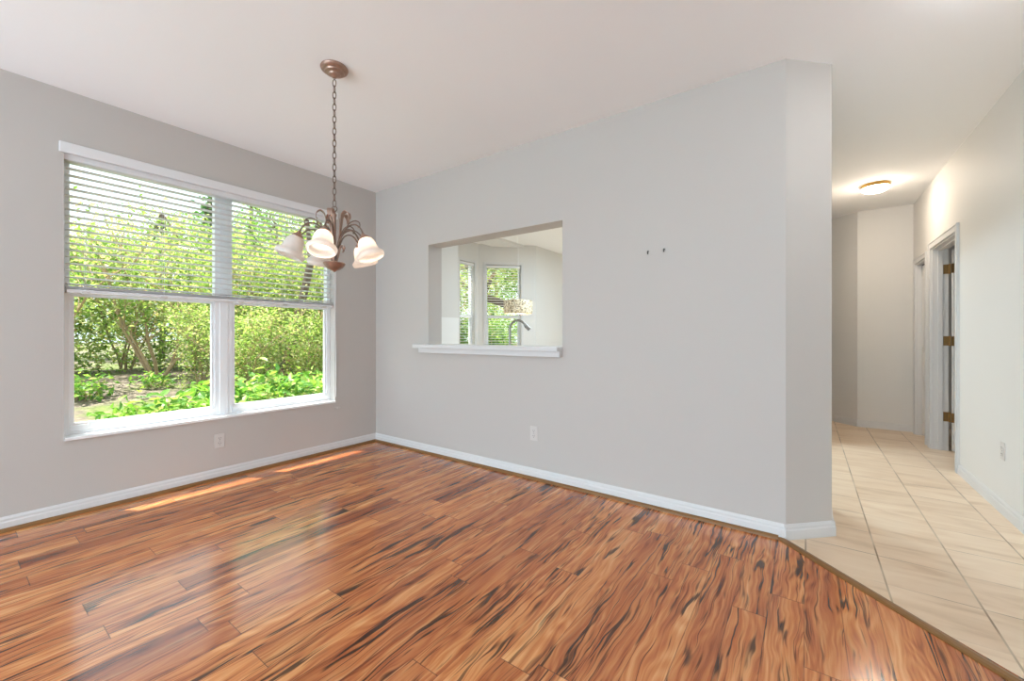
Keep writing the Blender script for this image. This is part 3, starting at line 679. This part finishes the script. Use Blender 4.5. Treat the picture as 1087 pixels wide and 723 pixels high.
MB().tube([(-.012, .01, .045), (-.05, .03, .06), (-.085, .045, .085)], [.009, .007, .006], 8).build('handle', M['steel'], fa, smooth=True)
px, py = -3.43, 4.935
pl = empty('pendant_lamp', (px, py, CZ)); tag(pl, 'drum pendant lamp with mosaic shade seen through the pass-through', 'pendant lamp')
MB().lathe([(0, 0), (.06, 0), (.06, -.02), (.01, -.035), (0, -.035)], 24).build('canopy', M['steel'], pl, smooth=True)
MB().tube([(0, 0, -.03), (0, 0, -1.07)], .004, 6).build('cord', M['cord'], pl)
MB().lathe([(.02, -1.062), (.185, -1.062), (.207, -1.072), (.213, -1.09), (.213, -1.235), (.207, -1.255), (.198, -1.262), (.193, -1.262), (.207, -1.235), (.207, -1.09), (.18, -1.068), (.02, -1.068)], 44).build('lamp_shade', M['mosaic'], pl, smooth=True)
MB().lathe([(0, -1.06), (.012, -1.06), (.012, -1.10), (.03, -1.13), (.03, -1.16), (0, -1.18)], 14).build('bulb', M['bulb'], pl, smooth=True)

# ------------------------------------------------------------------ garden
def gz(x, y): return -.12+.47*max(0, min(1, (-x-5.0)/5.0))**1.2
gm = MB(); NX, NY = 40, 50
xs = [-4.02-((i/NX)**1.8)*60 for i in range(NX+1)]; ys = [-30+j*1.4 for j in range(NY+1)]
gm.add([(x, y, gz(x, y)-(.0 if x < -4.9 else .0)) for x in xs for y in ys], [(i*(NY+1)+j, i*(NY+1)+j+1, (i+1)*(NY+1)+j+1, (i+1)*(NY+1)+j) for i in range(NX) for j in range(NY)])
struct(gm.build('ground', M['ground'], smooth=True), 'grey mulch and thin grass of the garden outside', 'ground')
struct(MB().box(-12, 9, -30, -4.66, -.2, -.03).build('ground.001', M['ground']), 'open ground behind the viewer', 'ground')

def leaf_mesh(name, centers, size, seed, m, parent, up=.35, fold=.25, six=False):
    """one mesh of many small folded leaves at the given points"""
    rnd = random.Random(seed); V = []; F = []
    for c in centers:
        d = Vector((rnd.gauss(0, 1), rnd.gauss(0, 1), rnd.gauss(0, .6)-.15)).normalized()
        n = Vector((rnd.gauss(0, .6), rnd.gauss(0, .6), 1)); n = (n-d*n.dot(d)).normalized(); s = d.cross(n)
        L = size*rnd.uniform(.6, 1.25); W = L*rnd.uniform(.20, .30); c = Vector(c); k = len(V)
        dr_ = n*(-.12*L)
        if six:
            V += [c, c+d*L*.3+s*W*.9+n*W*fold, c+d*L*.68+s*W*.75+n*W*fold+dr_*.4, c+d*L+dr_, c+d*L*.68-s*W*.75+n*W*fold+dr_*.4, c+d*L*.3-s*W*.9+n*W*fold, c+d*L*.5+dr_*.15]
            F += [(k, k+1, k+6), (k+1, k+2, k+6), (k+2, k+3, k+6), (k+3, k+4, k+6), (k+4, k+5, k+6), (k+5, k, k+6)]
        else:
            V += [c, c+d*L*.5+s*W*1.1+n*W*fold, c+d*L+dr_, c+d*L*.5-s*W*1.1+n*W*fold]
            F += [(k, k+1, k+2), (k, k+2, k+3)]
    me = bpy.data.meshes.new(name); me.from_pydata([tuple(v) for v in V], [], F); me.update(); me.materials.append(m)
    o = bpy.data.objects.new(name, me); COL.objects.link(o); o.parent = parent; return o

def stems(rnd, n, h, spread, r0, fork=3):
    """leggy stems from one base; returns (mesh builder, tip points along the upper wood)"""
    mb = MB(); tips = []
    for i in range(n):
        a = 2*PI*(i+rnd.random()*.7)/n; lean = spread*rnd.uniform(.4, 1.0); b0 = Vector((math.cos(a)*.07, math.sin(a)*.07, -.05))
        pts = [b0]; p = b0.copy(); dv = Vector((math.cos(a)*lean, math.sin(a)*lean, 1)).normalized(); k = 7; seg = h*rnd.uniform(.75, 1.0)/k
        for q in range(k):
            dv = (dv+Vector((rnd.gauss(0, .16), rnd.gauss(0, .16), .05))).normalized(); p = p+dv*seg; pts.append(p.copy())
        mb.tube(pts, [r0*(1-.75*q/k)*rnd.uniform(.85, 1.1) for q in range(k+1)], 6)
        for q in range(2, k+1):
            for f_ in range(fork):
                a2 = rnd.random()*2*PI; d2 = (dv*.5+Vector((math.cos(a2), math.sin(a2), rnd.uniform(.1, .9)))).normalized(); L = h*rnd.uniform(.14, .30)
                e0 = pts[q]; e1 = e0+d2*L*.5; e2 = e1+(d2+Vector((rnd.gauss(0, .3), rnd.gauss(0, .3), .2))).normalized()*L*.5
                mb.tube([e0, e1, e2], [r0*.32, r0*.22, r0*.1], 5); tips += [e1, e2, e1.lerp(e2, .5), e0.lerp(e1, .6)]
    return mb, tips

def shrub(name, seed, h, spread, n_stem, r0, n_leaf, size, sig, m, bark, zmin, six=False, fork=3, fill=0, fr=.6):
    rnd = random.Random(seed); r = empty(name)
    mb, tips = stems(rnd, n_stem, h, spread, r0, fork); mb.build('stem', bark, r, smooth=True)
    tips = [t for t in tips if t.z > zmin] or tips
    c = []
    for k in range(n_leaf):
        t = rnd.choice(tips); c.append((t.x+rnd.gauss(0, sig), t.y+rnd.gauss(0, sig), max(.02, t.z+rnd.gauss(0, sig))))
    for k in range(fill):
        a = rnd.random()*2*PI; q = fr*rnd.random()**.4; c.append((q*math.cos(a), q*math.sin(a), h*rnd.random()*.88+.03))
    leaf_mesh('foliage', c, size, seed+1, m, r, six=six)
    return r
def tree(name, seed, trunk, r0, blobs, n_leaf, size, m, bark, branches=6):
    """trunk: points; blobs: (cx,cy,cz,rx,ry,rz) leafy masses"""
    rnd = random.Random(seed); r = empty(name); mb = MB(); k = len(trunk)
    mb.tube(trunk, [r0*(1-.6*i/(k-1)) for i in range(k)], 8)
    for (cx, cy, cz, rx, ry, rz) in blobs:
        st = Vector(trunk[rnd.randrange(k//2, k)]); en = Vector((cx, cy, cz)); md = st.lerp(en, .5)+Vector((rnd.gauss(0, .15), rnd.gauss(0, .15), .1))
        mb.tube([st, md, en], [r0*.4, r0*.28, r0*.12], 6)
    mb.build('trunk', bark, r, smooth=True)
    vol = [b[3]*b[4]*b[5] for b in blobs]; tot = sum(vol); c = []
    for b, v in zip(blobs, vol):
        for q in range(int(n_leaf*v/tot)):
            d = Vector((rnd.gauss(0, 1), rnd.gauss(0, 1), rnd.gauss(0, 1))).normalized()*rnd.uniform(.25, 1.0)**.5
            c.append((b[0]+d.x*b[3], b[1]+d.y*b[4], b[2]+d.z*b[5]))
    leaf_mesh('foliage', c, size, seed+1, m, r)
    return r
def place(o, x, y, rz=0.0, s=1.0, label=None, cat='shrub', group=None, z=None):
    o.location = (x, y, gz(x, y) if z is None else z); o.rotation_euler = (0, 0, rz); o.scale = (s, s, s); tag(o, label, cat, group); return o

# low shrubs just outside the glass
low = [(-5.45, 3.55, .62, .95, 'low bright green shrub outside the right end of the window'),
       (-5.30, 2.90, .05, 1.0, 'low bright green shrub outside, just left of the right window end'),
       (-5.40, 2.25, 1.3, 1.0, 'low bright green shrub outside the right window half, beside the mullion'),
       (-5.15, 1.72, 2.6, .92, 'low bright green shrub outside, directly behind the window mullion'),
       (-5.35, 1.22, 3.9, .74, 'small leafy shrub outside the left window half, near the mullion'),
       (-5.30, .86, 5.1, .52, 'smallest sprig of leaves outside the lower left window half')]
p1 = shrub('garden_shrub', 11, .80, .75, 9, .012, 520, .12, .06, M['fresh'], M['bark'], .22, six=True, fill=900, fr=.6)
p2 = shrub('garden_shrub', 23, .80, .85, 8, .012, 480, .115, .06, M['fresh'], M['bark'], .2, six=True, fill=900, fr=.6)
for i, (x, y, rz, s, lab) in enumerate(low):
    o = (p1, p2)[i] if i < 2 else copy_tree((p1, p2)[i % 2]); place(o, x, y, rz, s, lab, 'shrub')
place(shrub('garden_shrub', 31, .36, .9, 8, .008, 300, .10, .06, M['fresh'], M['bark'], .08), -8.7, 1.25, .4, 1.0, 'low green plant on the mulch at the left edge of the window', 'shrub')
place(shrub('garden_shrub', 33, .26, .9, 7, .007, 160, .09, .05, M['fresh'], M['bark'], .08), -9.2, 2.15, 1.4, 1.0, 'low green plant on the mulch at the foot of the forked shrub', 'shrub')

# leggy hedge shrubs with bare stems
h1 = shrub('hedge_shrub', 41, 2.9, .50, 5, .032, 2200, .095, .15, M['leaf'], M['bark'], 1.0)
h3 = shrub('hedge_shrub', 57, 2.9, .45, 6, .02, 2300, .10, .22, M['leaf'], M['bark'], .5, fork=3, fill=3000, fr=.95)
h2 = shrub('hedge_shrub', 52, 2.9, .45, 7, .022, 3800, .09, .20, M['leaf'], M['bark'], .15, fork=4, fill=1300, fr=.6)
hedge = [(-10.7, .9, 0, 1.05, 0, 'leggy yellow-green shrub with bare stems at the left window edge'),
         (-10.5, 2.55, 1.0, 1.05, 0, 'forked leggy shrub with thick bare stems behind the mulch patch'),
         (-9.9, 3.85, 2.0, 1.0, 1, 'bushy yellow-green hedge shrub outside, just left of the mullion'),
         (-9.3, 4.75, 3.1, 1.0, 1, 'bushy yellow-green hedge shrub outside, just right of the mullion'),
         (-8.6, 5.35, 4.0, 1.0, 1, 'bushy yellow-green hedge shrub outside the middle of the right window half'),
         (-8.1, 6.2, 5.2, 1.05, 1, 'bushy yellow-green hedge shrub outside the right end of the window'),
         (-12.2, -.6, 2.2, 1.1, 2, 'dense hedge shrub outside, left of the window and mostly hidden'),
         (-13.0, 1.2, 3.6, 1.1, 2, 'dense second-row hedge shrub behind the leftmost bare-stemmed shrub'),
         (-12.8, 2.5, 4.4, 1.15, 2, 'dense second-row hedge shrub behind the fork of the thick-stemmed shrub'),
         (-12.4, 3.8, 5.1, 1.1, 2, 'dense second-row hedge shrub outside, just left of the mullion'),
         (-11.8, 5.0, .7, 1.15, 2, 'dense second-row hedge shrub outside behind the mullion'),
         (-10.9, 6.0, 1.7, 1.1, 2, 'dense second-row hedge shrub outside behind the right window half'),
         (-10.0, 7.1, 2.9, 1.15, 2, 'dense second-row hedge shrub outside behind the right window edge'),
         (-6.85, 3.62, .9, .56, 1, 'shorter bushy shrub outside, in front of the leaning dark trunk'),
         (-7.4, 2.95, 2.6, .55, 1, 'shorter bushy shrub outside, just right of the mullion behind the low green row'),
         (-6.5, 4.25, 4.6, .56, 1, 'shorter bushy shrub outside at the right edge of the window'),
         (-8.9, 2.75, 5.6, .55, 1, 'shorter bushy shrub outside, just left of the mullion'),
         (-8.4, 7.6, 2.9, 1.1, 1, 'hedge shrub outside between the dining window and the bay')]
used = set()
for x, y, rz, s, k, lab in hedge:
    src = (h1, h2, h3)[k]; o = src if k not in used else copy_tree(src); used.add(k); place(o, x, y, rz, s, lab, 'shrub')

# trees behind the hedge
def crown(seed, w_, h0, h1_, n):
    r = random.Random(seed)
    return [(r.uniform(-w_, w_)*.7, r.uniform(-w_, w_)*.7, r.uniform(h0, h1_), r.uniform(.35, .6)*w_, r.uniform(.35, .6)*w_, r.uniform(.28, .45)*w_) for _ in range(n)]
t1 = tree('garden_tree', 61, [(0, 0, -.1), (.1, 0, 1.2), (-.1, .1, 2.4), (.1, 0, 3.8), (0, 0, 5.2)], .10, crown(5, 2.0, .8, 5.4, 16), 8500, .12, M['leaf'], M['darkbark'])
t2 = tree('garden_tree', 71, [(0, 0, -.1), (.15, .1, 1.4), (.1, .2, 2.6), (.3, .2, 4.0), (.3, .2, 5.6)], .11, crown(8, 2.1, .9, 6.2, 17), 10000, .115, M['fresh'], M['darkbark'])
t3 = tree('garden_tree', 81, [(0, 0, -.1), (0, 0, 2), (0, 0, 4), (0, 0, 5.5)], .12, [(0, 0, 1.2+.55*k, 1.25-.12*k, 1.25-.12*k, .55) for k in range(9)], 5200, .15, M['deep'], M['darkbark'])
trees = [(-17.0, 4.2, 0, .92, 0, 'yellow-green tree outside, seen through the blind at the far left'),
         (-16.0, 7.0, 1.1, .88, 1, 'bright green tree outside, seen through the blind left of the mullion'),
         (-14.6, 8.6, 2.3, .76, 1, 'bright green tree outside, seen through the blind right of the mullion'),
         (-12.8, 9.2, 3.0, .76, 0, 'yellow-green tree outside, seen through the blind beside the chandelier'),
         (-21.0, 2.6, 4.0, .85, 0, 'distant yellow-green tree behind the left window half'),
         (-22.0, 9.0, 5.0, 1.3, 1, 'distant bright green tree behind the mullion'),
         (-19.5, 11.5, 1.6, 1.3, 0, 'distant yellow-green tree behind the right window half'),
         (-17.0, -1.0, .5, .9, 1, 'bright green tree outside, left of the window view'),
         (-15.5, 12.5, 2.6, 1.0, 1, 'bright green tree outside, right of the window view'),
         (-12.0, 12.0, 3.6, 1.1, 0, 'yellow-green tree outside the kitchen bay'),
         (-10.5, 17.5, .2, 1.3, 1, 'bright green tree seen through the far kitchen window'),
         (-15.0, 19.0, 4.6, 1.4, 0, 'distant yellow-green tree outside the kitchen bay'),
         (-19.0, 6.2, 0, 1.15, 2, 'dark green cone-shaped tree showing through the blind near the mullion')]
used = set()
for x, y, rz, s, k, lab in trees:
    src = (t1, t2, t3)[k]; o = src if k not in used else copy_tree(src); used.add(k); place(o, x, y, rz, s, lab, 'tree')
# leaning dark trunk beside the chandelier, and the spreading oak seen from the kitchen
lt = tree('garden_tree', 91, [(-.30, -.22, -.1), (-.22, -.16, .6), (-.06, -.04, 1.4), (.12, .09, 2.4), (.34, .24, 3.6), (.5, .34, 5.6)], .10, [(.6, .3, 6.3, .8, .8, .5), (.1, .5, 6.0, .7, .7, .4), (.9, .1, 6.0, .7, .7, .4)], 900, .12, M['leaf'], M['darkbark'])
place(lt, -7.6, 3.92, 0, 1.0, 'leaning dark tree trunk seen through the blind below the chandelier', 'tree')
ok = tree('garden_tree', 95, [(1.0, .6, -.1), (.9, .5, 1.2), (.5, .3, 1.9), (-.6, -.4, 2.3), (-2.0, -1.2, 3.2)], .22, [(-1.2, -1.0, 3.4, 1.4, 1.2, .8), (.6, .8, 3.6, 1.5, 1.5, .9), (-.4, .4, 4.4, 1.6, 1.6, .9), (1.5, -.2, 3.2, 1.0, 1.0, .7)], 3000, .17, M['leaf'], M['darkbark'])
place(ok, -8.7, 11.6, .3, 1.0, 'oak with a thick slanting branch behind the far kitchen window', 'tree')
hb = [(-7.2, 9.2, .4, .75, 'clipped bright green shrub low outside the far kitchen window'),
      (-6.6, 8.2, 1.9, .7, 'bright green shrub outside close to the far kitchen window'),
      (-8.0, 8.6, 3.2, .8, 'bright green shrub outside between the kitchen bay windows')]
q1 = shrub('bay_shrub', 101, 1.9, .5, 7, .02, 2600, .12, .16, M['fresh'], M['bark'], .15)
for i, (x, y, rz, s, lab) in enumerate(hb):
    place(q1 if i == 0 else copy_tree(q1), x, y, rz, s, lab, 'shrub')
